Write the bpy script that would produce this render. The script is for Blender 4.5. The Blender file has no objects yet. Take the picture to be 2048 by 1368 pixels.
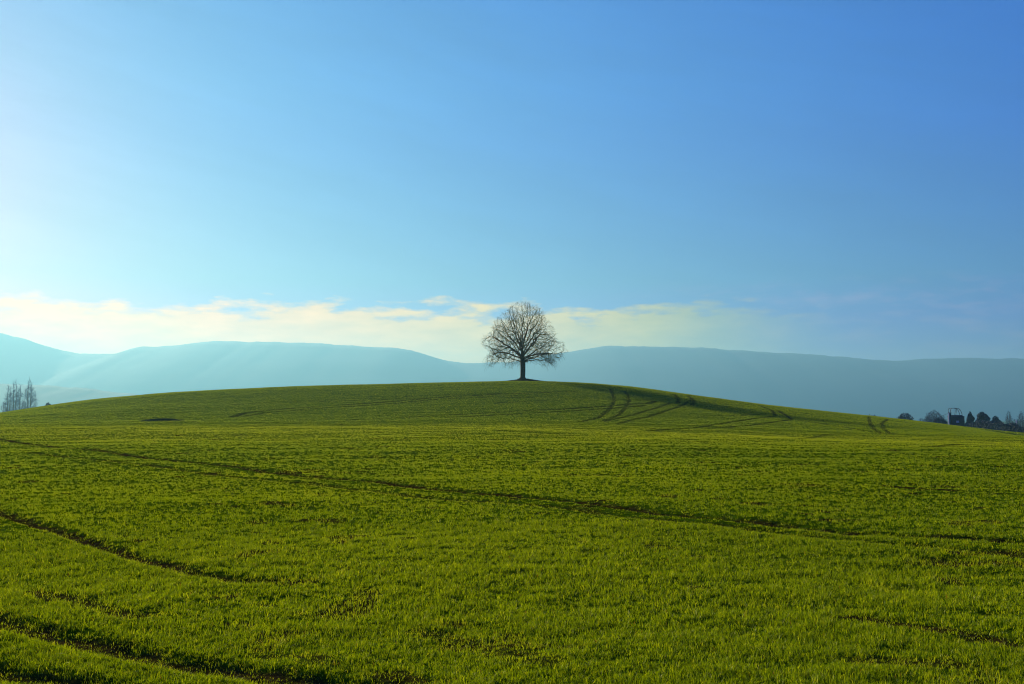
import bpy, math, random
import numpy as np
SC=bpy.context.scene; COL=SC.collection

# ---------------------------------------------------------------- camera
EYE=1.65; FPX=2196.0; HOR=835.0                      # lens in photograph pixels, row of the horizon
PITCH=math.atan((HOR-684)/FPX)
cd=bpy.data.cameras.new('camera'); cam=bpy.data.objects.new('camera',cd); COL.objects.link(cam)
cd.sensor_width=36; cd.lens=36*FPX/2048; cd.clip_start=0.05; cd.clip_end=60000
cam.location=(0,0,EYE); cam.rotation_euler=(math.pi/2+PITCH,0,0); SC.camera=cam

# ---------------------------------------------------------------- light
SUN_AZ=math.radians(30.5)      # to the left of straight ahead
SUN_EL=math.radians(13.6)
world=bpy.data.worlds.new('World'); SC.world=world; world.use_nodes=True
def N(nt,typ,**kw):
    n=nt.nodes.new(typ)
    for k,v in kw.items():
        if k.startswith('i_'):
            key=k[2:]; key=int(key) if key.isdigit() else key
            n.inputs[key].default_value=v
        else: setattr(n,k,v)
    return n
def math_node(nt,op,a,b=None,c=None,clamp=False):
    n=nt.nodes.new('ShaderNodeMath'); n.operation=op; n.use_clamp=clamp
    for i,v in enumerate((a,b,c)):
        if v is None: continue
        if hasattr(v,'links'): nt.links.new(v,n.inputs[i])
        else: n.inputs[i].default_value=v
    return n.outputs[0]
def ramp(nt,fac,stops,interp='LINEAR'):
    r=nt.nodes.new('ShaderNodeValToRGB'); nt.links.new(fac,r.inputs[0]); r.color_ramp.interpolation=interp
    e=r.color_ramp.elements
    while len(e)<len(stops): e.new(.5)
    for el,(p,c) in zip(e,stops): el.position=p; el.color=(*c,1)
    return r.outputs[0]
def mixc(nt,fac,a,b,mode='MIX'):
    m=nt.nodes.new('ShaderNodeMix'); m.data_type='RGBA'; m.blend_type=mode
    for s,v in ((0,fac),(6,a),(7,b)):
        if hasattr(v,'links'): nt.links.new(v,m.inputs[s])
        elif s==0: m.inputs[0].default_value=v
        else: m.inputs[s].default_value=(*v,1)
    return m.outputs[2]
SKY_STRENGTH=0.10
def build_world():
    nt=world.node_tree; L=nt.links; bg=nt.nodes['Background']
    sky=N(nt,'ShaderNodeTexSky',sky_type='NISHITA',sun_disc=False,sun_elevation=SUN_EL,sun_rotation=-SUN_AZ,
          altitude=300,air_density=1.0,dust_density=.12,ozone_density=2.5)
    sep=nt.nodes.new('ShaderNodeSeparateColor'); L.new(sky.outputs[0],sep.inputs[0])
    k=10/2**EXPOSURE; cmb=nt.nodes.new('ShaderNodeCombineColor')
    for i,(g,c) in enumerate(((3.223,0.00606),(1.584,0.03621),(0.371,0.37739))):        # a deep, saturated blue film response
        L.new(math_node(nt,'MULTIPLY',math_node(nt,'POWER',sep.outputs[i],g),c*k),cmb.inputs[i])
    tc=nt.nodes.new('ShaderNodeTexCoord'); xyz=nt.nodes.new('ShaderNodeSeparateXYZ'); L.new(tc.outputs['Generated'],xyz.inputs[0])
    el=math_node(nt,'MULTIPLY',math_node(nt,'ARCSINE',xyz.outputs[2]),180/math.pi)
    az=math_node(nt,'MULTIPLY',math_node(nt,'ARCTAN2',xyz.outputs[0],xyz.outputs[1]),180/math.pi)
    f=math_node(nt,'DIVIDE',el,27.0,clamp=True)
    col=mixc(nt,1.0,cmb.outputs[0],ramp(nt,f,[(0.185,(0.1767,0.2642,0.9961)),(0.259,(0.2088,0.4636,0.8222)),(0.370,(0.3308,0.5463,0.8766)),(0.519,(0.5277,0.6989,0.9780)),(0.630,(0.7246,0.8633,0.9979)),(0.759,(1.0000,1.0000,1.0000)),(0.963,(1.0000,1.0000,1.0000))]),'MULTIPLY')
    # a low bank of clouds, lit warm from the side of the sun
    vw=nt.nodes.new('ShaderNodeCombineXYZ'); L.new(math_node(nt,'MULTIPLY',az,.05),vw.inputs[0]); L.new(math_node(nt,'MULTIPLY_ADD',el,.28,math_node(nt,'MULTIPLY',az,.06)),vw.inputs[1])
    nw=N(nt,'ShaderNodeTexNoise',i_Scale=1.6,i_Detail=7.0,i_Roughness=.6); L.new(vw.outputs[0],nw.inputs['Vector'])
    wv=nt.nodes.new('ShaderNodeVectorMath'); wv.operation='SCALE'; L.new(col,wv.inputs[0]); L.new(math_node(nt,'MULTIPLY_ADD',nw.outputs[0],.36,.82),wv.inputs['Scale']); col=wv.outputs[0]
    v=nt.nodes.new('ShaderNodeCombineXYZ'); L.new(math_node(nt,'MULTIPLY',az,.16),v.inputs[0]); L.new(math_node(nt,'MULTIPLY',el,.62),v.inputs[1])
    n1=N(nt,'ShaderNodeTexNoise',i_Scale=1.0,i_Detail=5.0,i_Roughness=.5); L.new(v.outputs[0],n1.inputs['Vector'])
    n2=N(nt,'ShaderNodeTexNoise',i_Scale=2.6,i_Detail=6.0,i_Roughness=.55); L.new(v.outputs[0],n2.inputs['Vector'])
    top=math_node(nt,'ADD',math_node(nt,'MULTIPLY',math_node(nt,'SUBTRACT',n1.outputs[0],.5),2.4),
                  math_node(nt,'MULTIPLY',math_node(nt,'SUBTRACT',n2.outputs[0],.5),3.0))
    h=math_node(nt,'SUBTRACT',math_node(nt,'ADD',top,CLOUD_TOP),el)            # degrees below the cloud tops
    edge=math_node(nt,'MULTIPLY',h,1.5,clamp=True)
    fade=math_node(nt,'MULTIPLY',math_node(nt,'SUBTRACT',17.0,az),1/10.0,clamp=True)
    m=math_node(nt,'MULTIPLY',edge,fade,clamp=True)
    a01=math_node(nt,'MULTIPLY_ADD',az,1/60.0,.5,clamp=True)
    cc=ramp(nt,a01,[(.0,(2.2,.60,.0)),(.25,(2.1,.65,.0)),(.5,(1.65,.85,.0)),(.68,(.75,.62,.0)),(.8,(.36,.42,.30)),(1,(.2,.28,.4))])
    puff=math_node(nt,'MULTIPLY',math_node(nt,'MULTIPLY_ADD',n2.outputs[0],.9,.55),math_node(nt,'MULTIPLY_ADD',math_node(nt,'SUBTRACT',6.0,el),.12,.92))
    cc=mixc(nt,1.0,cc,(k*.1*10,)*3,'MULTIPLY')
    pm=nt.nodes.new('ShaderNodeVectorMath'); pm.operation='SCALE'; L.new(cc,pm.inputs[0]); L.new(puff,pm.inputs['Scale'])
    # thin lilac remnants of the bank farther to the right
    ml=math_node(nt,'MULTIPLY',math_node(nt,'MULTIPLY',math_node(nt,'SUBTRACT',n2.outputs[0],.47),5.0,clamp=True),math_node(nt,'MULTIPLY',math_node(nt,'SUBTRACT',az,4.0),.12,clamp=True))
    ml=math_node(nt,'MULTIPLY',ml,math_node(nt,'MULTIPLY',math_node(nt,'SUBTRACT',7.2,el),.8,clamp=True))
    col=mixc(nt,math_node(nt,'MULTIPLY',ml,.55),col,(.40*k,.30*k,.72*k))
    L.new(mixc(nt,math_node(nt,'MULTIPLY',m,.95),col,pm.outputs[0]),bg.inputs['Color']); bg.inputs['Strength'].default_value=SKY_STRENGTH
CLOUD_TOP=5.9; EXPOSURE=.85
build_world()
sd=bpy.data.lights.new('sun','SUN'); sun=bpy.data.objects.new('sun',sd); COL.objects.link(sun)
sd.energy=5.0; sd.angle=math.radians(0.6); sd.color=(1,.86,.60)
from mathutils import Vector
sdir=Vector((-math.sin(SUN_AZ)*math.cos(SUN_EL),math.cos(SUN_AZ)*math.cos(SUN_EL),math.sin(SUN_EL)))
sun.rotation_euler=sdir.to_track_quat('Z','Y').to_euler(); sun.location=(-60,60,60)
vs=SC.view_settings; vs.view_transform='Standard'; vs.look='None'; vs.gamma=1; vs.use_curve_mapping=False
vs.exposure=EXPOSURE
SC.cycles.max_bounces=6; SC.cycles.transparent_max_bounces=8; SC.cycles.volume_bounces=1; SC.cycles.use_denoising=True; SC.cycles.filter_width=1.1; SC.cycles.denoising_input_passes='RGB_ALBEDO_NORMAL'; SC.cycles.denoising_prefilter='ACCURATE'

# ---------------------------------------------------------------- terrain shape
def ray(px,row):
    a=(px-1024)/FPX; b=(684-row)/FPX
    # cam: forward f=(0,cosP,sinP) up=(0,-sinP,cosP)
    y=math.cos(PITCH)-b*math.sin(PITCH); z=math.sin(PITCH)+b*math.cos(PITCH)
    return a/y, z/y
def smooth(t):
    t=np.clip(t,0,1); return t*t*(3-2*t)
def project(X,Y,Z):
    Z=Z-EYE
    d=Y*math.cos(PITCH)+Z*math.sin(PITCH); u=-Y*math.sin(PITCH)+Z*math.cos(PITCH)
    return 1024+FPX*X/d, 684-FPX*u/d
RX=np.array([-400,-200]+list(range(-144,145,16))+[200,400.])
RZ=np.array([-5.52, -3.96, -2.31, -0.37, 2.09, 4.89, 6.53, 7.63, 8.32, 8.8, 9.14, 9.75, 9.44, 7.48, 5.04, 3.23, 1.62, -0.1, -3.03, -5.73, -7.75, -9.42, -10.97])
def _tab(kx,kz,lo,hi,n,sig):
    g=np.linspace(lo,hi,n); v=np.interp(g,kx,kz); d=(hi-lo)/(n-1)
    k=int(3*sig/d); w=np.exp(-.5*((np.arange(-k,k+1)*d)/sig)**2); w/=w.sum()
    return g,np.convolve(np.pad(v,k,mode='edge'),w,'valid')
def build_R():
    return _tab(RX,RZ,-420,420,841,9.0)
BG,BV=_tab([-50,0,20,40,60,90,120,260],[0,0,.02,.1,.22,.45,.8,2.2],-60,260,641,8.0)
R=build_R()
def terrain(X,Y):
    X=np.asarray(X,float); Y=np.asarray(Y,float)
    fg=np.interp(Y,BG,BV)+smooth((Y-20)/90)*(-.004*np.clip(X,-90,0)-.016*np.clip(X,0,90)-.0008*np.clip(X,0,90)**1.5)
    yc=240-.0006*np.clip(np.abs(X),0,130)**2
    y0=yc-145
    t=np.clip((Y-y0)/(yc+4-y0),0,1)
    s=smooth(t**1.3)
    rz=np.interp(X/np.maximum(Y,80)*236,R[0],R[1])
    z=fg*(1-s)+rz*s
    plain=np.interp(Y,[240,600,1500,15000],[-1,-6,-12,-20])+np.clip(-X/600,-1,1)*4
    t2=smooth((Y-yc)/230)
    z=z*(1-t2)+plain*t2
    r=np.hypot(X,Y); m=smooth((r-500)/1500)
    return z*(1-m)+(-15)*m

def at(px,row,Y):
    a,b=ray(px,row); return np.array((a*Y,Y,EYE+b*Y))
_YM=np.concatenate([np.arange(2,60,.02),np.arange(60,300,.1)])
def on_ground(px,row):
    a,b=ray(px,row)
    d=EYE+b*_YM-terrain(a*_YM,_YM); k=np.nonzero(d<0)[0]
    if len(k)==0: k=[np.argmin(d)]
    Y=_YM[k[0]]; return (a*Y,Y)
def hash2(i,j,seed):
    h=(i.astype(np.int64)*374761393+j.astype(np.int64)*668265263+seed*974711)&0xffffffff
    h=((h^(h>>13))*1274126177)&0xffffffff
    return ((h^(h>>16))&0xffffff)/float(0xffffff)
def vnoise(x,y,scale,seed=0):
    x=np.asarray(x,float)/scale; y=np.asarray(y,float)/scale
    i=np.floor(x); j=np.floor(y); fx=x-i; fy=y-j; fx=fx*fx*(3-2*fx); fy=fy*fy*(3-2*fy)
    a=hash2(i,j,seed);b=hash2(i+1,j,seed);c=hash2(i,j+1,seed);d=hash2(i+1,j+1,seed)
    return (a*(1-fx)+b*fx)*(1-fy)+(c*(1-fx)+d*fx)*fy
# wheel tracks: width in metres, strength, points
TRACKS_PX=[
 (.50,1.0,[(-80,866),(0,876),(150,896),(300,915),(530,941),(750,964),(980,991),(1150,1005),(1300,1024),(1500,1043),(1700,1062),(1900,1076),(2048,1085),(2200,1094)]),
 (.46,.64,[(60,906),(300,932),(430,948),(640,968),(900,1000),(1060,1012),(1300,1038),(1550,1062),(1800,1087),(2048,1110)]),
 (.34,1.0,[(-120,1000),(0,1027),(100,1057),(200,1087),(280,1112),(400,1143),(520,1163)]),
 (.36,.3,[(520,1163),(640,1198),(760,1228),(880,1268),(1000,1302),(1150,1340)]),
 (.38,.95,[(-120,1210),(0,1238),(60,1253),(140,1270),(240,1292),(330,1312),(450,1328),(600,1352),(760,1372)]),
 (.36,.38,[(20,1170),(160,1200),(300,1232),(450,1275),(560,1295),(720,1330),(860,1368)]),
 (.34,.9,[(-100,1318),(0,1336),(60,1347),(140,1358),(220,1370)]),
 (.34,.42,[(1380,1168),(1500,1190),(1600,1204),(1700,1222),(1830,1240),(1950,1262),(2080,1290)]),
 (.36,.33,[(1200,1280),(1400,1290),(1500,1300),(1750,1310),(2080,1325)]),
 (.35,.5,[(1640,965),(1800,977),(1950,985),(2080,992)]),
 # far tram lines on the flat and the hill
 (.55,.8,[(850,861),(950,863),(1050,867),(1200,872),(1400,881),(1550,888)]),
 (.5,.8,[(-10,849),(60,847),(150,845),(290,841),(420,838)]),
 (.5,.45,[(640,848),(760,852),(850,856)]),
 (1.2,1.0,[(466,834),(490,827),(540,821),(640,813),(760,804),(900,792),(1030,787),(1150,783)]),
 (1.2,.8,[(490,833),(530,826),(620,819),(740,810),(880,798),(1030,791)]),
 (1.2,1.0,[(700,840),(850,834),(1000,826),(1120,820),(1200,815),(1300,806),(1310,802),(1290,799)]),
 (1.2,.9,[(880,838),(1010,831),(1140,824),(1240,817),(1290,812)]),
 (.85,.8,[(1220,778),(1226,788),(1228,800),(1222,816),(1208,830),(1195,838),(1160,845)]),
 (.85,.8,[(1248,782),(1256,790),(1258,802),(1250,818),(1236,833),(1210,842)]),
 (.9,.8,[(1340,805),(1310,818),(1275,829),(1240,838),(1205,844)]),
 (.9,.8,[(1385,800),(1360,812),(1335,822),(1300,834),(1265,842),(1235,848)]),
 (1.0,.9,[(1350,790),(1358,800),(1355,806)]),
 (1.0,.9,[(1376,792),(1388,802),(1384,810)]),
 (.9,.9,[(1520,812),(1545,822),(1552,833),(1500,840),(1450,848),(1380,858),(1300,863)]),
 (.9,1.0,[(1555,822),(1575,832),(1584,840),(1550,846),(1500,852),(1420,858)]),
 (.9,.7,[(1584,840),(1640,848),(1700,857),(1760,866)]),
 (.8,.85,[(1738,834),(1740,846),(1748,858),(1762,867)]),
 (.8,.85,[(1775,839),(1764,848),(1768,858),(1782,868)]),
 (1.0,.65,[(230,826),(360,817),(520,806),(680,797),(860,790),(1010,786)]),
 (1.0,.65,[(120,836),(260,832),(380,825)]),
 (1.0,.62,[(1000,806),(1120,800),(1210,797),(1290,800)]),
 (1.0,.62,[(1400,835),(1480,832),(1530,828)]),
 (.7,.6,[(1590,877),(1640,870),(1690,866),(1730,870)]),
 (.8,.8,[(1840,893),(1890,889),(1945,885)]),
 (1.1,.7,[(560,806),(700,800),(860,795),(1000,796),(1110,793)]),
]
TRACKS=[(w,s,np.array([on_ground(*q) for q in pts])) for w,s,pts in TRACKS_PX]
HOLE=np.array(on_ground(330,839))                    # the small dark hollow at the foot of the hill
def track_mask(X,Y,plain=False):
    """0 on open crop, 1 in the middle of a wheel track"""
    m=np.zeros(X.shape)
    wob=(vnoise(X,Y,.16,5)-.5)*(0 if plain else 1)
    for w,s,P in TRACKS:
        if plain and s<.6: continue
        pad=w*3
        sel=np.nonzero((X>P[:,0].min()-pad)&(X<P[:,0].max()+pad)&(Y>P[:,1].min()-pad)&(Y<P[:,1].max()+pad))[0]
        if not len(sel): continue
        x=X[sel]; y=Y[sel]; dm=np.full(len(sel),1e9)
        for a,b in zip(P[:-1],P[1:]):
            ab=b-a; t=np.clip(((x-a[0])*ab[0]+(y-a[1])*ab[1])/max(ab@ab,1e-9),0,1)
            dm=np.minimum(dm,np.hypot(x-a[0]-t*ab[0],y-a[1]-t*ab[1]))
        dm=dm+wob[sel]*w*.45
        k=smooth(1.25-dm/(w*.55))
        if s<.6:                                     # faint tracks break up into bare patches
            k=k*smooth((vnoise(x,y,.7,11)-.62+s*.55)*5)*min(1,s*2)
        else: k=k*s*(.75+.25*vnoise(x,y,1.1,12))
        m[sel]=np.maximum(m[sel],k)
    return m
def bare(X,Y):
    """sparse bare or thin spots between the tracks"""
    return smooth((vnoise(X,Y,.45,21)*.6+vnoise(X,Y,1.7,22)*.4-.72)*9)*.8
def relief(X,Y):
    r=np.hypot(X,Y)
    z=(vnoise(X,Y,2.3,1)-.5)*.07+(vnoise(X,Y,9,2)-.5)*.12+(vnoise(X,Y,30,3)-.5)*.28*smooth((Y-30)/60)+(vnoise(X,Y,.35,4)-.5)*.03
    z=z*smooth(1-(r-260)/200)
    dx=(X-HOLE[0])/4.5; dy=(Y-HOLE[1])/3.2
    z=z-.12*np.exp(-(dx*dx+dy*dy))
    dx=(X-TREE[0]); dy=(Y-TREE[1])
    return z+.32*np.exp(-(dx*dx+dy*dy)/(2.4**2))*(.5+vnoise(X,Y,.8,8))
TREE=(2.3,236.0)
def ground_z(X,Y,m=None):
    X=np.atleast_1d(np.asarray(X,float)); Y=np.atleast_1d(np.asarray(Y,float))
    if m is None: m=track_mask(X,Y)
    return terrain(X,Y)+relief(X,Y)-.055*track_mask(X,Y,True)
def gz(x,y): return float(ground_z(x,y)[0])

# ---------------------------------------------------------------- mesh helpers
def tag(o,label=None,cat=None,group=None,kind=None):
    if label: o['label']=label
    if cat: o['category']=cat
    if group: o['group']=group
    if kind: o['kind']=kind
    return o
def np_mesh(name,V,F,k,mat,parent=None,smoothing=False,attrs=None):
    """V (n,3), F (m,k) all faces with k corners"""
    V=np.asarray(V,np.float32); F=np.asarray(F,np.int32)
    me=bpy.data.meshes.new(name); me.vertices.add(len(V)); me.vertices.foreach_set('co',V.ravel())
    me.loops.add(F.size); me.loops.foreach_set('vertex_index',F.ravel())
    me.polygons.add(len(F)); me.polygons.foreach_set('loop_start',np.arange(0,F.size,k,dtype=np.int32))
    try: me.polygons.foreach_set('loop_total',np.full(len(F),k,np.int32))
    except Exception: pass
    if smoothing: me.polygons.foreach_set('use_smooth',np.ones(len(F),bool))
    for an,av in (attrs or {}).items():
        at_=me.attributes.new(an,'FLOAT','POINT'); at_.data.foreach_set('value',np.asarray(av,np.float32))
    me.update(calc_edges=True); me.materials.append(mat)
    o=bpy.data.objects.new(name,me); COL.objects.link(o)
    if parent: o.parent=parent
    return o
def empty(name,loc,rz=0):
    o=bpy.data.objects.new(name,None); COL.objects.link(o); o.location=loc; o.rotation_euler=(0,0,rz); o.empty_display_size=.3
    return o
class MB:
    """collects quads and triangles (as degenerate-free polygons)"""
    def __init__(s): s.v=[]; s.f=[]
    def add(s,v,f):
        o=len(s.v); s.v+=[tuple(map(float,p)) for p in v]; s.f+=[tuple(i+o for i in q) for q in f]
    def box(s,x0,x1,y0,y1,z0,z1):
        s.add([(x0,y0,z0),(x1,y0,z0),(x1,y1,z0),(x0,y1,z0),(x0,y0,z1),(x1,y0,z1),(x1,y1,z1),(x0,y1,z1)],
              [(0,3,2,1),(4,5,6,7),(0,1,5,4),(1,2,6,5),(2,3,7,6),(3,0,4,7)])
    def tube(s,pts,rad,sides=6,cap=True):
        pts=[np.array(p,float) for p in pts]; n=len(pts)
        if not hasattr(rad,'__len__'): rad=[rad]*n
        t=pts[1]-pts[0]; t/=np.linalg.norm(t)+1e-12
        a=np.cross(t,(0,0,1.)); 
        if np.linalg.norm(a)<.1: a=np.cross(t,(1.,0,0))
        a/=np.linalg.norm(a); vs=[]
        for i in range(n):
            t=pts[min(i+1,n-1)]-pts[max(i-1,0)]; t/=np.linalg.norm(t)+1e-12
            a=a-t*(a@t); a/=np.linalg.norm(a)+1e-12; b=np.cross(t,a)
            for k in range(sides):
                an=2*math.pi*k/sides; vs.append(pts[i]+(a*math.cos(an)+b*math.sin(an))*rad[i])
        fs=[(i*sides+k,i*sides+(k+1)%sides,(i+1)*sides+(k+1)%sides,(i+1)*sides+k) for i in range(n-1) for k in range(sides)]
        if cap: fs+= [tuple(range(sides))[::-1],tuple((n-1)*sides+k for k in range(sides))]
        s.add(vs,fs)
    def build(s,name,mat,parent=None,smoothing=False):
        me=bpy.data.meshes.new(name); me.from_pydata(s.v,[],s.f); me.update(); me.materials.append(mat)
        if smoothing: me.polygons.foreach_set('use_smooth',np.ones(len(me.polygons),bool))
        o=bpy.data.objects.new(name,me); COL.objects.link(o)
        if parent: o.parent=parent
        return o

# ---------------------------------------------------------------- materials
def new_mat(name):
    m=bpy.data.materials.new(name); m.use_nodes=True; nt=m.node_tree
    for n in list(nt.nodes): nt.nodes.remove(n)
    out=nt.nodes.new('ShaderNodeOutputMaterial'); return m,nt,out
def simple_mat(name,c1,c2,scale=3.0,rough=.85,bump=.3):
    m,nt,out=new_mat(name); p=nt.nodes.new('ShaderNodeBsdfPrincipled'); L=nt.links
    tc=nt.nodes.new('ShaderNodeTexCoord'); no=N(nt,'ShaderNodeTexNoise',i_Scale=scale,i_Detail=6.0); L.new(tc.outputs['Object'],no.inputs['Vector'])
    L.new(ramp(nt,no.outputs[0],[(.35,c1),(.65,c2)]),p.inputs['Base Color']); p.inputs['Roughness'].default_value=rough
    p.inputs['Specular IOR Level'].default_value=.2
    b=N(nt,'ShaderNodeBump',i_Strength=bump,i_Distance=.05); L.new(no.outputs[0],b.inputs['Height']); L.new(b.outputs[0],p.inputs['Normal'])
    L.new(p.outputs[0],out.inputs[0]); return m
GREEN_A=(.076,.152,.0009); GREEN_B=(.225,.330,.0016); GREEN_C=(.46,.55,.02)
def ground_material():
    m,nt,out=new_mat('crop_and_soil'); L=nt.links; p=nt.nodes.new('ShaderNodeBsdfDiffuse')
    geo=nt.nodes.new('ShaderNodeNewGeometry'); at_=nt.nodes.new('ShaderNodeAttribute'); at_.attribute_name='track'
    n1=N(nt,'ShaderNodeTexNoise',i_Scale=9.0,i_Detail=6.0); L.new(geo.outputs['Position'],n1.inputs['Vector'])
    n2=N(nt,'ShaderNodeTexNoise',i_Scale=.12,i_Detail=5.0); L.new(geo.outputs['Position'],n2.inputs['Vector'])
    g=ramp(nt,n1.outputs[0],[(.3,(.016,.040,.0008)),(.6,(.050,.100,.0014)),(.8,(.11,.18,.002))])
    g=mixc(nt,math_node(nt,'MULTIPLY',n2.outputs[0],.5),g,(.085,.15,.003))
    n3=N(nt,'ShaderNodeTexNoise',i_Scale=40.0,i_Detail=3.0); L.new(geo.outputs['Position'],n3.inputs['Vector'])
    so=ramp(nt,n1.outputs[0],[(.3,(.008,.004,.0015)),(.7,(.055,.024,.009))])
    L.new(mixc(nt,at_.outputs['Fac'],g,so),p.inputs['Color'])
    b=N(nt,'ShaderNodeBump',i_Strength=.8,i_Distance=.04); L.new(n1.outputs[0],b.inputs['Height']); L.new(b.outputs[0],p.inputs['Normal'])
    L.new(p.outputs[0],out.inputs[0]); return m
def grass_material():
    m,nt,out=new_mat('crop_blade'); L=nt.links
    a=nt.nodes.new('ShaderNodeAttribute'); a.attribute_name='tone'
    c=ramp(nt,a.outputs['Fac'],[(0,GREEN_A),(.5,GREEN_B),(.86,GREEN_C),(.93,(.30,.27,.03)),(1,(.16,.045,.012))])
    d0=nt.nodes.new('ShaderNodeBsdfDiffuse'); L.new(c,d0.inputs['Color']); gl=N(nt,'ShaderNodeBsdfGlossy',i_Roughness=.38); gl.inputs['Color'].default_value=(.8,.8,.5,1)
    d=nt.nodes.new('ShaderNodeMixShader'); d.inputs[0].default_value=.03; L.new(d0.outputs[0],d.inputs[1]); L.new(gl.outputs[0],d.inputs[2])
    t=nt.nodes.new('ShaderNodeBsdfTranslucent'); 
    L.new(mixc(nt,1.0,c,(1.6,1.35,.5),'MULTIPLY'),t.inputs['Color'])
    mx=nt.nodes.new('ShaderNodeMixShader'); mx.inputs[0].default_value=.45
    L.new(d.outputs[0],mx.inputs[1]); L.new(t.outputs[0],mx.inputs[2]); L.new(mx.outputs[0],out.inputs[0]); return m
M_ground=ground_material(); M_blade=grass_material()
M_bark=simple_mat('bark',(.045,.036,.016),(.11,.085,.04),4,.9,.6)
M_twig=simple_mat('twig_bark',(.035,.046,.005),(.075,.088,.012),3,.9,.2)
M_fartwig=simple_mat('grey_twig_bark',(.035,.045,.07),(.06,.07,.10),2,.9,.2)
M_hazetwig=simple_mat('haze_tinted_twig_bark',(.07,.12,.19),(.12,.18,.26),2,.9,.2)  # blue of the distant haze put into the left poplars' bark colour
M_leafdark=simple_mat('evergreen_leaf',(.012,.035,.05),(.028,.065,.08),1.2,.7,.1)
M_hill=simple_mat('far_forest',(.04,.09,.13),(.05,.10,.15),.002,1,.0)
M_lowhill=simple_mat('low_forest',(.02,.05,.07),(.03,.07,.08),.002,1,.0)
M_darkwood=simple_mat('dark_tarred_boards',(.012,.014,.02),(.03,.032,.04),1.5,.7,.2)
M_iron=simple_mat('dark_iron',(.02,.02,.025),(.04,.04,.045),4,.5,.1)
M_white=simple_mat('white_paint',(.72,.74,.72),(.82,.82,.8),5,.5,.05)
M_pane=simple_mat('pale_pane',(.35,.4,.45),(.45,.5,.55),5,.2,.0)

# ---------------------------------------------------------------- the field: one sheet from under the camera to the horizon
def build_field():
    r=[.3,.8,1.5,2.4,3.2]
    while r[-1]<300: r.append(r[-1]*(1.0055 if r[-1]>4.2 and r[-1]<250 else 1.03))
    while r[-1]<12000: r.append(r[-1]*1.09)
    r=np.array(r)
    front=np.linspace(-30,30,1150); side=np.linspace(30,330,122)[1:-1]
    ang=np.radians(np.concatenate([front,side]))
    A,Rr=np.meshgrid(ang,r); X=(Rr*np.sin(A)).ravel(); Y=(Rr*np.cos(A)).ravel()
    m=track_mask(X,Y); near=smooth(1-(np.hypot(X,Y)-100)/60)
    Z=ground_z(X,Y,m)
    m=np.maximum(m,bare(X,Y)*near)*(1-.35*smooth((np.hypot(X,Y)-60)/60))
    na=len(ang); nr=len(r)
    i=np.arange(nr-1)[:,None]*na; j=np.arange(na)[None]; j2=(j+1)%na
    F=np.stack([i+j,i+j2,i+na+j2,i+na+j],-1).reshape(-1,4)[:,::-1]
    V=np.c_[X,Y,Z]; c=len(V); V=np.vstack([V,[0,0,gz(0,0)]])
    o=np_mesh('field',V,F,4,M_ground,None,True,{'track':np.append(m,0)})
    tag(o,kind='structure'); return o
build_field()

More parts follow.
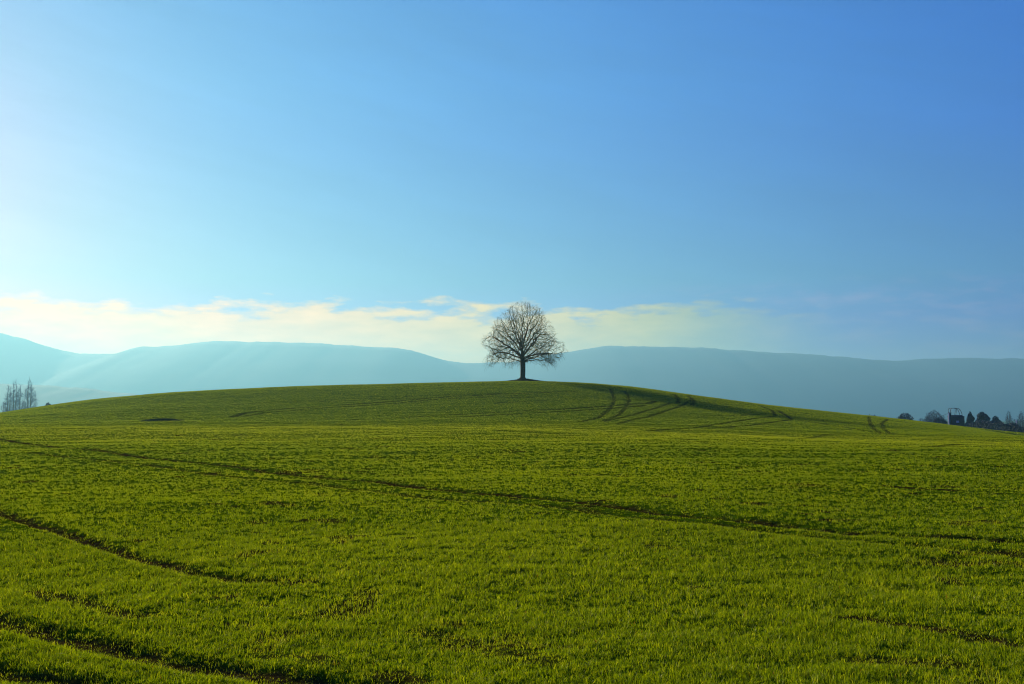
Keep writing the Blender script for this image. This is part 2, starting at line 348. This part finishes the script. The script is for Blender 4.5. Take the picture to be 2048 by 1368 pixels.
# ---------------------------------------------------------------- the crop: blades, coarser with distance
def build_grass():
    rng=np.random.default_rng(7); VV=[];FF=[];TT=[]; off=0
    zones=[(5.2,9,.0038,.038,72000,True),(9,17,.0048,.039,52000,True),(17,32,.0075,.041,21000,False),(32,62,.015,.046,8500,False),(62,125,.028,.050,4600,False)]
    def place(n,d0,d1,mode):
        if mode=='inv': d=rng.uniform(d0,d1,n)
        else: d=np.sqrt(rng.uniform(d0*d0,d1*d1,n))
        a=np.radians(rng.uniform(-28.5,28.5,n)); x=d*np.sin(a); y=d*np.cos(a); q=np.arange(n)
        if d0<60:                                    # blades stand in small tufts
            sp=.016 if d0<30 else .04; q=np.arange(n)//9; x=x[q*9]+rng.normal(0,sp,n); y=y[q*9]+rng.normal(0,sp,n)
        tu=hash2(q,q*0,9); return x,y,tu
    jobs=[]
    for d0,d1,w,h,k,fine in zones: jobs.append((place(int(k*1.0*(d1-d0)),d0,d1,'inv'),w,h,fine))
    jobs.append((place(800000,125,262,'area'),.06,.062,False))
    jobs.append((place(170000,262,345,'area'),.10,.07,False))
    for (X,Y,tu),w,h,fine in jobs:
        m=track_mask(X,Y); b=bare(X,Y)*(np.hypot(X,Y)<130)
        cl=vnoise(X,Y,.28 if fine else .6,31)*.55+vnoise(X,Y,1.3,32)*.45
        keep=rng.random(len(X))>np.maximum(m*.97,b*.75)
        X=X[keep];Y=Y[keep];tu=tu[keep];m=m[keep];b=b[keep];cl=cl[keep]; n=len(X)
        Z=ground_z(X,Y,m)-.006
        H=h*((.55+.9*cl) if fine else (.78+.44*cl))*rng.uniform(.45,1.45,n)*(.7+.6*tu)*(1-.5*m)
        hd=np.hypot(X-HOLE[0],(Y-HOLE[1]+2)*1.6); H=H*(1+.4*np.exp(-(hd/4)**2))
        if h<.06 and w>.006: H=H*(1-.55*np.maximum(track_mask(X,Y+.5),track_mask(X,Y+1.1)))    # trodden edge of the ruts
        W=w*rng.uniform(.6,1.3,n)
        th=rng.uniform(0,2*np.pi,n); lean=rng.uniform(.05,1.0,n)+.5*(rng.random(n)<.15); la=rng.uniform(0,2*np.pi,n)
        wx=np.cos(th)*W/2; wy=np.sin(th)*W/2
        lx=np.cos(la)*lean*H; ly=np.sin(la)*lean*H
        patch=vnoise(X,Y,3.5,41)*.5+vnoise(X,Y,14,42)*.5
        dist=np.hypot(X,Y); tone=.02+.42*rng.random(n)**1.2+.22*tu+.28*(patch-.5)-.10*smooth((dist-118)/30)+.30*smooth((dist-45)/50)*smooth((135-dist)/30)+.12*(m+b>.15)  # weaker sun on the hill, brighter flat below it: painted into blade tone
        tone=np.where(dist>100,.5*tone+.5*(.22+.33*smooth((140-dist)/40)),tone); tone=np.minimum(tone,.72); rare=rng.random(n); tone=np.where(rare>.94,.76+.12*rng.random(n),tone); tone=np.where(rare>.9965,.95+.05*rng.random(n),tone)  # rare pale blades carry painted glints
        tone=np.where((m+b>.25)&(rng.random(n)<.06),.9,tone)
        P=np.stack([X,Y,Z],1)
        if fine:
            v=np.empty((n,5,3)); 
            v[:,0]=P+np.c_[-wx,-wy,0*X]; v[:,1]=P+np.c_[wx,wy,0*X]
            mid=P+np.c_[lx*.35,ly*.35,H*.62]
            v[:,2]=mid+np.c_[wx*.8,wy*.8,0*X]; v[:,3]=mid-np.c_[wx*.8,wy*.8,0*X]
            v[:,4]=P+np.c_[lx,ly,H*(1-.25*lean)]
            base=np.arange(n)[:,None]*5+off
            f=np.concatenate([base+[[0,1,2]],base+[[0,2,3]],base+[[3,2,4]]])
            k=5
        else:
            v=np.empty((n,3,3)); v[:,0]=P+np.c_[-wx,-wy,0*X]; v[:,1]=P+np.c_[wx,wy,0*X]; v[:,2]=P+np.c_[lx,ly,H]
            base=np.arange(n)[:,None]*3+off; f=base+[[0,1,2]]; k=3
        VV.append(v.reshape(-1,3)); FF.append(f); TT.append(np.repeat(tone,k)); off+=n*k
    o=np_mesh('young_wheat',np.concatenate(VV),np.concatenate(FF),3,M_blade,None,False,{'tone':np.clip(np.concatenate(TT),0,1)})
    tag(o,'short bright green young wheat covering the whole field and hill','crop',kind='stuff')
build_grass()

# ---------------------------------------------------------------- trees
def grow(seedpaths,attr,step,kill,infl,maxit=220,tropism=(0,0,.06),rng=None):
    """space colonisation: returns node positions and parents"""
    P=[];par=[]
    for path,root in seedpaths:
        prev=root
        for p in path:
            P.append(np.array(p,float)); par.append(prev); prev=len(P)-1
    P=list(P); A=attr.copy(); n0=0; kd={}
    for i,p in enumerate(par):
        if p>=0: q=P[i]-P[p]; kd.setdefault(p,[]).append(q/(np.linalg.norm(q)+1e-9))
    near=np.full(len(A),1e9); who=np.zeros(len(A),int); tr=np.array(tropism)
    for it in range(maxit):
        new=np.array(P[n0:])
        if len(new):
            for s in range(0,len(new),200):
                D=((A[:,None]-new[None,s:s+200])**2).sum(2); k=D.argmin(1); dm=D[np.arange(len(A)),k]
                b=dm<near; near[b]=dm[b]; who[b]=k[b]+n0+s
        n0=len(P)
        live=near>kill*kill; A=A[live]; near=near[live]; who=who[live]
        if len(A)==0: break
        act=near<infl*infl
        if not act.any(): break
        Parr=np.array(P); d=A[act]-Parr[who[act]]; d/=np.linalg.norm(d,axis=1)[:,None]+1e-9
        S=np.zeros((len(P),3)); np.add.at(S,who[act],d); idx=np.unique(who[act])
        added=0
        for i in idx:
            g=S[i]/ (np.linalg.norm(S[i])+1e-9)+tr+rng.normal(0,.12,3)
            if par[i]>=0:
                q=P[i]-P[par[i]]; g=g+.45*q/(np.linalg.norm(q)+1e-9)
            g/=np.linalg.norm(g)+1e-9
            if any(g@q>.86 for q in kd.get(i,())): continue
            kd.setdefault(i,[]).append(g); P.append(P[i]+g*step); par.append(i); added+=1
        if added==0 or len(P)>40000: break
    return np.array(P),np.array(par)
def tree_meshes(P,par,rmin,expo,rtrunk,limb_r,rng,twig_len,twigs_per,sag=0.0,twig_r=.008):
    """returns MB of thick wood and MB of thin branches and twigs"""
    n=len(P); kids=[[] for _ in range(n)]
    for i,p in enumerate(par):
        if p>=0: kids[p].append(i)
    a=np.zeros(n)
    for i in range(n-1,-1,-1):
        if not kids[i]: a[i]=1
        if par[i]>=0: a[par[i]]+=a[i]
    rad=rmin*a**(1/expo); root=int(np.argmax(a)); sc=math.log(rtrunk/rmin)/math.log(rad[root]/rmin); rad=rmin*(rad/rmin)**sc; mx_=math.log(rtrunk/rmin); rad=rmin*np.exp(mx_*np.clip(np.log(rad/rmin)/mx_,0,1)**(.84 if rtrunk>.5 else 1))
    thick=MB(); thin=MB(); roots=[i for i in range(n) if par[i]<0]
    stack=[(r,-1) for r in roots]
    while stack:
        s,pr=stack.pop(); path=[];rr=[]
        if pr>=0: path.append(P[pr]); rr.append(min(rad[pr],rad[s]*1.25))
        i=s
        while True:
            path.append(P[i]); rr.append(rad[i])
            ks=kids[i]
            if not ks: break
            big=max(ks,key=lambda q:a[q])
            for q in ks:
                if q!=big: stack.append((q,i))
            i=big
        if len(path)<2: continue
        if rr[0]>limb_r:
            c=[k for k in range(len(rr)) if rr[k]>limb_r]; c=max(c)+1
            thick.tube(path[:c+1],rr[:c+1],8 if rr[0]>.15 else 6,False)
            if len(path)-c>1: thin.tube(path[c:],rr[c:],4,False)
        else: thin.tube(path,rr,4 if rr[0]>.02 else 3,False)
    cand=[i for i in range(n) if rad[i]<rmin*3.2 and par[i]>=0]
    for i in cand:
        d=P[i]-P[par[i]]; d/=np.linalg.norm(d)+1e-9
        for _ in range(rng.poisson(twigs_per)):
            g=d+rng.normal(0,.55,3)+np.array((0,0,.15-sag)); g/=np.linalg.norm(g); l=twig_len*rng.uniform(.5,1.2)
            g2=g+rng.normal(0,.3,3)+np.array((0,0,.1-sag))
            g2/=np.linalg.norm(g2)
            thin.tube([P[i],P[i]+g*l*.5,P[i]+g*l*.5+g2*l*.5],[twig_r,twig_r*.8,twig_r*.4],3,False)
    return thick,thin
def crown_points(n,prof,rng,inner=.0,floor=None,ragged=0):
    """points in a body of revolution: prof is [(z, left, right)]"""
    z=np.array([p[0] for p in prof]); l=np.array([p[1] for p in prof]); r=np.array([p[2] for p in prof])
    out=[]; rm=max(l.max(),r.max())
    while len(out)<n:
        q=rng.uniform(-1,1,(4000,3))*[rm,rm,1]; q[:,2]=rng.uniform(z[0],z[-1],4000)
        R_=np.where(q[:,0]<0,np.interp(q[:,2],z,l),np.interp(q[:,2],z,r))
        lump=.86+.14*np.sin(np.arctan2(q[:,1],q[:,0])*5+q[:,2]*1.3) if not ragged else .62+.55*vnoise(q[:,0]+q[:,1]*.7+50,q[:,2]+50,z[-1]*.16,ragged)
        d=np.hypot(q[:,0],q[:,1])/(R_*lump+1e-6)
        ok=(d<1)&(rng.random(4000)<np.maximum(.25,d)**1.2)
        if floor is not None: ok&=q[:,2]>floor(np.hypot(q[:,0],q[:,1]))
        out+=list(q[ok])
    return np.array(out[:n])
def main_tree():
    rng=np.random.default_rng(12)
    base=np.array((TREE[0],TREE[1],gz(*TREE)-.1))
    root=empty('linden_tree',base)
    tag(root,'large leafless round-crowned tree standing alone on the hilltop','tree')
    prof=[(1.9,6,6),(3.2,7.8,7.4),(4.5,8.3,8.8),(6,8.9,9.6),(7.8,9.3,9.4),(9.2,8.8,8.2),(11,7.9,7.0),(13,5.9,6.0),(14.6,4.6,5.0),(15.8,3.3,3.7),(16.9,.9,1.4)]
    A=crown_points(13000,prof,rng,floor=lambda r:np.where(r<3.2,6.3-r*.15,np.maximum(5.8-(r-3.2)*.85,1.8)))
    trunk=[(0,0,0),(.0,0,.5),(.03,0,1.2),(.05,0,2),(.04,.02,2.8),(.02,0,3.6),(0,0,4.4),(-.05,0,5.0)]
    paths=[(trunk,-1)]; T=len(trunk)
    ld=[np.array((-.05-.35*k*.12+.03*k,.1*math.sin(k),5.0+.55*k)) for k in range(1,9)]; paths.append((ld,T-1))
    off=T+len(ld)
    # main limbs: azimuth, rise at the start, reach, node of the trunk or leader
    rngl=np.random.default_rng(3)
    limbs=[]
    for k in range(24):
        az=k*2.39996+.4; lvl=k//4
        limbs.append((az,(.38,.75,1.2,1.8,2.6,3.2)[lvl]*rngl.uniform(.8,1.25),(4.6,5.0,5.4,5.4,5.0,3.8)[lvl]*rngl.uniform(.75,1.1),(T-3,T-2,T-1,T,T+1,T+3)[lvl]))
    limbs+= [(math.pi*1.0,.42,5.6,T-2),(0.1,.38,5.6,T-2),(.05,2.3,5.6,T-1),(math.pi*.98,.8,7,T-1)]
    allp=trunk+[tuple(q) for q in ld]
    for az,rise,reach,node in limbs:
        w_=np.array((-math.sin(az),math.cos(az),.08)); o=np.array(allp[node]); h=np.array((math.cos(az),math.sin(az),0)); L=reach; pts=[]; m=max(5,int(math.hypot(L,rise*3)/.6))
        for k in range(1,m+1):
            t=k/m; steep=rise/math.hypot(1,rise)
            hor=L/math.hypot(1,rise)*(t**.9)*1.15; ver=L*steep*(t**.85 if rise>.5 else (1.5*t-1.0*t*t)+.15*t)
            pts.append(o+h*hor+np.array((0,0,ver))+w_*math.sin(t*3+az*7)*.35*t+rngl.normal(0,.09,3))
        paths.append((pts,node))
    P,par=grow(paths,A,.30,.36,2.6,rng=rng,tropism=(0,0,.04))
    low=P[:,2]<5.0
    thick,thin=tree_meshes(P,par,.0105,2.3,.54,.075,rng,.62,1.6,0.0,.0095)
    # drooping twigs round the lower skirt
    ed=np.nonzero((P[:,2]<5.6)&(np.hypot(P[:,0],P[:,1])>3.5))[0]
    for i in rng.choice(ed,min(380,len(ed)),replace=False):
        g=P[i]*[1,1,0]; g/=np.linalg.norm(g); l=rng.uniform(.5,1.6)
        thin.tube([P[i],P[i]+g*l*.45+[0,0,-.2*l],P[i]+g*l*.7+[0,0,-.62*l],P[i]+g*l*.8+[0,0,-l]],[.012,.010,.008,.004],3,False)
    # root flare
    for k in range(7):
        a_=k*.9+.3; h=np.array((math.cos(a_),math.sin(a_),0))
        thick.tube([h*.18+[0,0,1.1],h*.42+[0,0,.45],h*.75+[0,0,.15],h*1.3+[0,0,-.1]],[.22,.2,.16,.06],6,False)
    thick.build('trunk',M_bark,root,True); thin.build('crown',M_twig,root)
    print('tree nodes',len(P),'twig verts',len(thin.v))
main_tree()

def bare_tree(name,label,cat,px,row_top,Y,width_px,group=None,shape='round',mat=M_fartwig,seed=1,dens=1.0,stems=1,base_drop=0.0,leaf=None):
    """a bare or evergreen tree: its top at a pixel of the photograph's line of sight, standing on the ground at distance Y"""
    rng=np.random.default_rng(seed); top=at(px,row_top,Y); x=top[0]; zb=gz(x,Y)-.15-base_drop; H=top[2]-zb; Wd=width_px*Y/FPX/2*(1.35 if shape=='poplar' else 1)
    root=empty(name,(x,Y,zb)); tag(root,label,cat,group)
    if shape=='poplar' and px<100: mat=M_hazetwig
    if shape=='poplar': prof=[(.10*H,.5*Wd,.5*Wd),(.35*H,.95*Wd,.95*Wd),(.6*H,Wd,Wd),(.85*H,.55*Wd,.55*Wd),(H,.08*Wd,.08*Wd)]
    elif shape=='bush': prof=[(.03*H,.7*Wd,.7*Wd),(.3*H,Wd,Wd),(.7*H,.85*Wd,.85*Wd),(.9*H,.5*Wd,.5*Wd),(H,.1*Wd,.1*Wd)]
    else: prof=[(.2*H,.6*Wd,.6*Wd),(.45*H,Wd,Wd),(.7*H,.9*Wd,.9*Wd),(.9*H,.5*Wd,.5*Wd),(H,.1*Wd,.1*Wd)]
    A=crown_points(int((900 if shape=='poplar' else 900)*dens),prof,rng,ragged=0 if shape=='poplar' else seed); st=H/34
    paths=[]
    for s in range(stems):
        ox=(s-(stems-1)/2)*Wd*.45; hh=.14 if shape=='bush' else (.7 if shape=='poplar' else .3)
        paths.append(([np.array((ox*(.3+t),0,hh*H*t)) for t in np.linspace(0,1,12)],-1))
    P,par=grow(paths,A,st,st*1.4,H*.4,rng=rng,tropism=(0,0,.75 if shape=='poplar' else .1),maxit=90)
    thick,thin=tree_meshes(P,par,H*.0022,2.3,H*.016,H*.007,rng,H*.075,2.8 if shape=='poplar' else 2.4,0,H*.0021)
    if thick.v: thick.build('trunk',M_bark,root,True)
    if leaf:
        q=crown_points(int(leaf*.9),prof,rng,ragged=seed); k=len(q)
        c1=rng.normal(0,1,(k,3)); c1/=np.linalg.norm(c1,axis=1)[:,None]; c2=np.cross(c1,rng.normal(0,1,(k,3))); c2/=np.linalg.norm(c2,axis=1)[:,None]
        s_=H*.036*rng.uniform(.6,1.3,(k,1)); v=np.stack([q-c1*s_,q+c2*s_*.6,q+c1*s_,q-c2*s_*.6],1).reshape(-1,3)
        np_mesh('crown',v,np.arange(k*4).reshape(-1,4),4,M_leafdark,root)
    if thin.v: thin.build('branches' if leaf else 'crown',mat,root)
    return root
PG='bare poplars at the left edge of the field'
bare_tree('poplar_tree','thin bare poplar, leftmost of the hazy row at the left edge','tree',19,766,900,13,PG,'poplar',seed=21,stems=2)
bare_tree('poplar_tree','slim bare poplar with one tall tip, second from the left edge','tree',31,757,909,15,PG,'poplar',seed=22,stems=2)
bare_tree('poplar_tree','bare poplar right beside the gap in the poplar row','tree',41,768,896,11,PG,'poplar',seed=23,dens=.8)
bare_tree('poplar_tree','tallest and densest bare poplar, just right of the gap in the row','tree',60,753,903,17,PG,'poplar',seed=24,stems=2,dens=1.5)
bare_tree('poplar_tree','short bare poplar at the right end of the row, leaning right','tree',71,782,900,7,PG,'poplar',seed=25,dens=.6)
bare_tree('bare_bush','pale bare bush at the left foot of the poplar row','bush',9,800,590,18,None,'bush',seed=26,stems=3)
bare_tree('bare_bush','low bare bush under the poplars left of their gap','bush',48,800,610,16,None,'bush',seed=27,stems=3)
bare_tree('round_bush','small dark round bush peeping over the left slope of the hill','bush',96,803.5,420,19,None,'bush',seed=28,stems=3,leaf=1500)
bare_tree('round_bush','tiny dark bush on the right skyline beside the wheel tracks','bush',1749,829.5,330,9,None,'bush',seed=31,stems=2,leaf=900)
bare_tree('bare_bush','wide low dark bush with spiky bare top, left of the rounder tree','bush',1810,825,430,38,None,'bush',seed=32,stems=4,dens=2.2,leaf=2200)
bare_tree('bare_tree','low bare tree spreading just left of the white post','tree',1869,820,440,46,None,'round',seed=33,stems=3,dens=3.2)
bare_tree('bare_bush','small dark undergrowth bush at the foot of the spreading bare tree','bush',1880,834,436,32,None,'bush',seed=34,stems=4,dens=1.5,leaf=1600)
bare_tree('bare_bush','small hazy bush between the spiky bush and the spreading tree','bush',1843,836,450,18,None,'bush',seed=35,stems=2)
bare_tree('evergreen_tree','small round-topped dark tree right beside the dark shed','tree',1940,823,470,16,None,'round',seed=36,leaf=1800)
bare_tree('evergreen_tree','largest dark evergreen tree, second to the right of the shed','tree',1964,823.5,475,30,None,'round',seed=37,leaf=3600,dens=1.4)
bare_tree('evergreen_tree','dark pointed evergreen tree, third to the right of the shed','tree',1991,832,470,26,None,'round',seed=38,leaf=2600)
bare_tree('poplar_tree','faint bare poplar behind the hedge, left one of two at the right edge','tree',2017,821,640,12,None,'poplar',seed=39,stems=2)
bare_tree('poplar_tree','faint bare poplar behind the hedge at the very right edge','tree',2042,822,650,14,None,'poplar',seed=40,stems=2)
bare_tree('bare_bush','grey bare bush between the two faint poplars above the hedge','bush',2029,838,600,22,None,'bush',seed=41,stems=3)
def hedge():
    rng=np.random.default_rng(50); a0=at(1929,846,455); a1=at(2110,852,312); n=20000
    t=rng.random(n); x=a0[0]+(a1[0]-a0[0])*t; y=455-143*t+rng.uniform(-2.5,2.5,n)
    zb=ground_z(x,y)-.1; hump=np.interp(t,[0,.1,.25,.4,1],[0,.6,.7,-.1,0]); top=a0[2]+(a1[2]-a0[2])*t+hump+.9*(vnoise(x,x*0,2.6,3)-.5)*2
    z=zb+(top-zb)*rng.random(n)**.8; q=np.c_[x,y,z]
    c1=rng.normal(0,1,(n,3)); c1/=np.linalg.norm(c1,axis=1)[:,None]; c2=np.cross(c1,rng.normal(0,1,(n,3))); c2/=np.linalg.norm(c2,axis=1)[:,None]
    s_=(.34-.10*t[:,None])*rng.uniform(.6,1.3,(n,1)); v=np.stack([q-c1*s_,q+c2*s_*.6,q+c1*s_,q-c2*s_*.6],1).reshape(-1,3)
    o=np_mesh('hedge',v,np.arange(n*4).reshape(-1,4),4,M_leafdark); tag(o,'long dark clipped hedge running to the right edge below the trees','hedge')
hedge()

# ---------------------------------------------------------------- the dark shed with its hoop, and the white post
def shed():
    Y=450; s=Y/FPX; p=at(1917,853,Y); zb=gz(p[0],Y); root=empty('farm_shed',(p[0],Y,zb))
    tag(root,'dark boxy shed with a hooped iron frame on its roof','shed')
    def X(px): return (px-1917)*s
    def Z(row): return at(1917,row,Y)[2]-zb
    w=MB(); w.box(X(1904),X(1926),0,4.2,0,Z(833)); w.box(X(1926),X(1930),.3,3.9,0,Z(832.2)); w.build('wall',M_darkwood,root)
    r=MB(); r.add([(X(1903),-.25,Z(833)+.003),(X(1927),-.25,Z(833)+.003),(X(1927),4.4,Z(833)+.003),(X(1903),4.4,Z(833)+.003),(X(1905),.4,Z(830)),(X(1925),.4,Z(830)),(X(1925),3.8,Z(830)),(X(1905),3.8,Z(830))],
        [(0,3,2,1),(4,5,6,7),(0,1,5,4),(1,2,6,5),(2,3,7,6),(3,0,4,7)]); r.build('roof',M_iron,root)
    c=MB(); c.box(X(1899.3),X(1903.7),.2,1.1,0,Z(826)); c.box(X(1898.9),X(1904),.1,1.2,Z(826),Z(825)); c.build('side_tower',M_darkwood,root)
    f=MB(); f.box(X(1912),X(1919),-.06,-.01,Z(846),Z(841)); fo=f.build('window',M_iron,root)
    g=MB(); g.box(X(1912.6),X(1918.4),-.08,-.055,Z(845.5),Z(841.5)); g.build('pane',M_pane,fo)
    h=MB()
    arc=[(1903.5,826),(1903,820),(1904.5,817)]+[(1908,816.2),(1914,816.2),(1919,817),(1922.5,820),(1925,825),(1926.5,831.5),(1926.5,834)]
    for yy in (.6,3.0): h.tube([(X(a),yy,Z(b)) for a,b in arc],.10,6)
    for a in (1912.5,1914.8): h.tube([(X(a),.6,Z(816.4)),(X(a),.6,Z(824)),(X(a),1.6,Z(830.5))],.07,5)
    h.tube([(X(1908),.6,Z(816.2)),(X(1908),3.0,Z(816.2))],.07,5); h.tube([(X(1922.5),.6,Z(820)),(X(1922.5),3.0,Z(820))],.07,5)
    h.build('hoop_frame',M_iron,root)
    Y2=300; s2=Y2/FPX; p=at(1897.3,826,Y2); zb=gz(p[0],Y2); root=empty('white_post',(p[0],Y2,zb-.3)); H=p[2]-zb+.3
    tag(root,'slim white post with a thin arm standing left of the dark shed','post')
    m=MB(); m.tube([(0,0,0),(0,0,H)],.16,8); m.build('pole',M_white,root)
    m=MB(); m.tube([(0,0,H+.003),(0,0,H+.12)],[.16,.09],8); m.build('cap',M_iron,root)
    m=MB(); m.tube([(-.08,0,H-.1),(-4*s2,0,H-.25),(-9*s2,0,H-4*s2),(-12*s2,0,H-6*s2)],.035,5); m.build('arm',M_iron,root)
shed()
def little_posts():
    for k,(px,r0,r1,Y,lab) in enumerate([(1738.5,828.5,838,246,'short dark stake at the skyline above the right wheel tracks'),
                                    (1744,830.5,838,248,'shorter dark stake just right of the skyline stake')]):
        p=at(px,r0,Y); zb=gz(p[0],Y)-.2; root=empty('stake',(p[0],Y,zb)); tag(root,lab,'stake')
        H=max(.5,p[2]-zb); m=MB(); m.tube([(0,0,0),(.02,0,H)],[.06,.05],6); m.build('shaft',M_bark,root)
        m=MB(); m.tube([(.02,0,H+.002),(.02,0,H+.1)],[.07,.02],6); m.build('tip',M_bark,root)
little_posts()
def white_marker():
    Y=396; p=at(2032.5,840.5,Y); zb=gz(p[0],Y); H=p[2]-zb; root=empty('white_post',(p[0],Y,zb))
    tag(root,'tiny white marker post standing up above the hedge near the right edge','post')
    m=MB(); m.tube([(0,0,0),(0,0,H)],.17,8); m.build('pole',M_white,root)
    m=MB(); m.tube([(0,0,H+.003),(0,0,H+.15)],[.22,.1],8); m.build('cap',M_white,root)
white_marker()
# rough grass and clods at the foot of the tree
def rough():
    rng=np.random.default_rng(77); n=9000
    X=TREE[0]+rng.normal(.9,2.1,n); Y=TREE[1]+rng.normal(-.3,1.3,n); Z=ground_z(X,Y)-.02
    H=.10+.42*vnoise(X,Y,.7,3)**1.5*np.exp(-((X-TREE[0]-.8)/3.2)**2)*rng.uniform(.5,1.2,n); W=.035*rng.uniform(.6,1.4,n); th=rng.uniform(0,6.28,n); la=rng.uniform(0,6.28,n); le=rng.uniform(.2,.8,n)
    P=np.c_[X,Y,Z]; w=np.c_[np.cos(th)*W,np.sin(th)*W,0*X]
    v=np.stack([P-w,P+w,P+np.c_[np.cos(la)*le*H,np.sin(la)*le*H,H]],1).reshape(-1,3)
    m=simple_mat('rough_grass',(.03,.045,.008),(.09,.08,.02),2)
    o=np_mesh('rough_grass',v,np.arange(3*n).reshape(-1,3),3,m); tag(o,'rough dark unmown grass and weeds round the foot of the lone tree','grass',kind='stuff')
rough()

def weeds():  # blades coloured dark to stand for the shade in the small hollow
    rng=np.random.default_rng(5); n=7000; t=rng.beta(1.5,1.2,n)
    P0=np.array(on_ground(282,842)); P1=np.array(on_ground(368,841)); d=(P1-P0); X=P0[0]+d[0]*t; Y=P0[1]+d[1]*t+rng.uniform(-.9,.9,n)
    Z=ground_z(X,Y)-.02; H=.30*np.sin(np.pi*np.clip(t*.93+.05,0,1))**.8*rng.uniform(.5,1.15,n); W=.05*rng.uniform(.6,1.4,n); th=rng.uniform(0,6.28,n); la=rng.uniform(0,6.28,n)
    P=np.c_[X,Y,Z]; w=np.c_[np.cos(th)*W,np.sin(th)*W,0*X]
    v=np.stack([P-w,P+w,P+np.c_[np.cos(la)*.35*H,np.sin(la)*.35*H,H]],1).reshape(-1,3)
    o=np_mesh('hollow_shade_weeds',v,np.arange(3*n).reshape(-1,3),3,simple_mat('hollow_shade_leaf',(.006,.022,.006),(.014,.040,.010),2)); tag(o,'dark green weeds standing in for the shade of a small hollow at the foot of the hill on the left','weeds',kind='stuff')
weeds()

# ---------------------------------------------------------------- far hills
def hills(name,prof,D,front,back,seed,rough_=.9,mat=None):
    pr=np.array(prof,float); n=420; px=np.linspace(pr[0,0],pr[-1,0],n); row=np.interp(px,pr[:,0],pr[:,1])
    ker=np.hanning(13); ker/=ker.sum(); row=np.convolve(np.pad(row,6,mode='edge'),ker,'valid')
    row=row+rough_*((vnoise(px,px*0,26,seed)-.5)*3+(vnoise(px,px*0,9,seed+1)-.5)*1.3)
    a,b=ray(px,row); X=a*D; Ht=EYE+b*D
    ys=np.concatenate([np.linspace(-front,0,14),np.linspace(0,back,8)[1:]])
    V=[]
    for k,y in enumerate(ys):
        t=1-abs(y)/(front if y<0 else back); e=t**.8 if y<0 else t
        rg=((vnoise(X,X*0+y,D*.05,seed+5)-.5)*.015+(vnoise(X,X*0+y,D*.012,seed+6)-.5)*.008)*Ht*(4*t*(1-t))
        V.append(np.c_[X,D+y+0*X,-25+(Ht+25)*e+rg])
    V=np.concatenate(V); m=len(ys); i=np.arange(m-1)[:,None]*n; j=np.arange(n-1)[None]
    F=np.stack([i+j,i+j+1,i+n+j+1,i+n+j],-1).reshape(-1,4)
    tag(np_mesh(name,V,F,4,mat or M_hill,None,True),kind='structure')
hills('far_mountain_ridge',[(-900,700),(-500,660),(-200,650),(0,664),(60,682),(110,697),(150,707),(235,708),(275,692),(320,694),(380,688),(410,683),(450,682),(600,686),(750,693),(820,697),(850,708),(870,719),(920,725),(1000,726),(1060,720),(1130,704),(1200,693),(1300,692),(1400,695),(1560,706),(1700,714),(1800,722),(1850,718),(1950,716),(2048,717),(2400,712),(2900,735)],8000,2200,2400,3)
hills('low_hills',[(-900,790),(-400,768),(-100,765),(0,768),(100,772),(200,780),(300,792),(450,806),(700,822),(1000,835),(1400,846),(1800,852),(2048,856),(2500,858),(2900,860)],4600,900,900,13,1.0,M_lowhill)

# ---------------------------------------------------------------- the hazy air
def haze():
    m,nt,out=new_mat('hazy_air'); v=nt.nodes.new('ShaderNodeVolumePrincipled')
    v.inputs['Color'].default_value=(.215,.495,.625,1); v.inputs['Density'].default_value=HAZE_DENSITY; v.inputs['Anisotropy'].default_value=HAZE_G
    nt.links.new(v.outputs[0],out.inputs['Volume'])
    b=MB(); b.box(-13000,13000,-13000,13000,-60,740); o=b.build('haze',m); tag(o,'pale haze filling the air over the land','haze',kind='stuff')
HAZE_DENSITY=1.6e-4; HAZE_G=.47
haze()
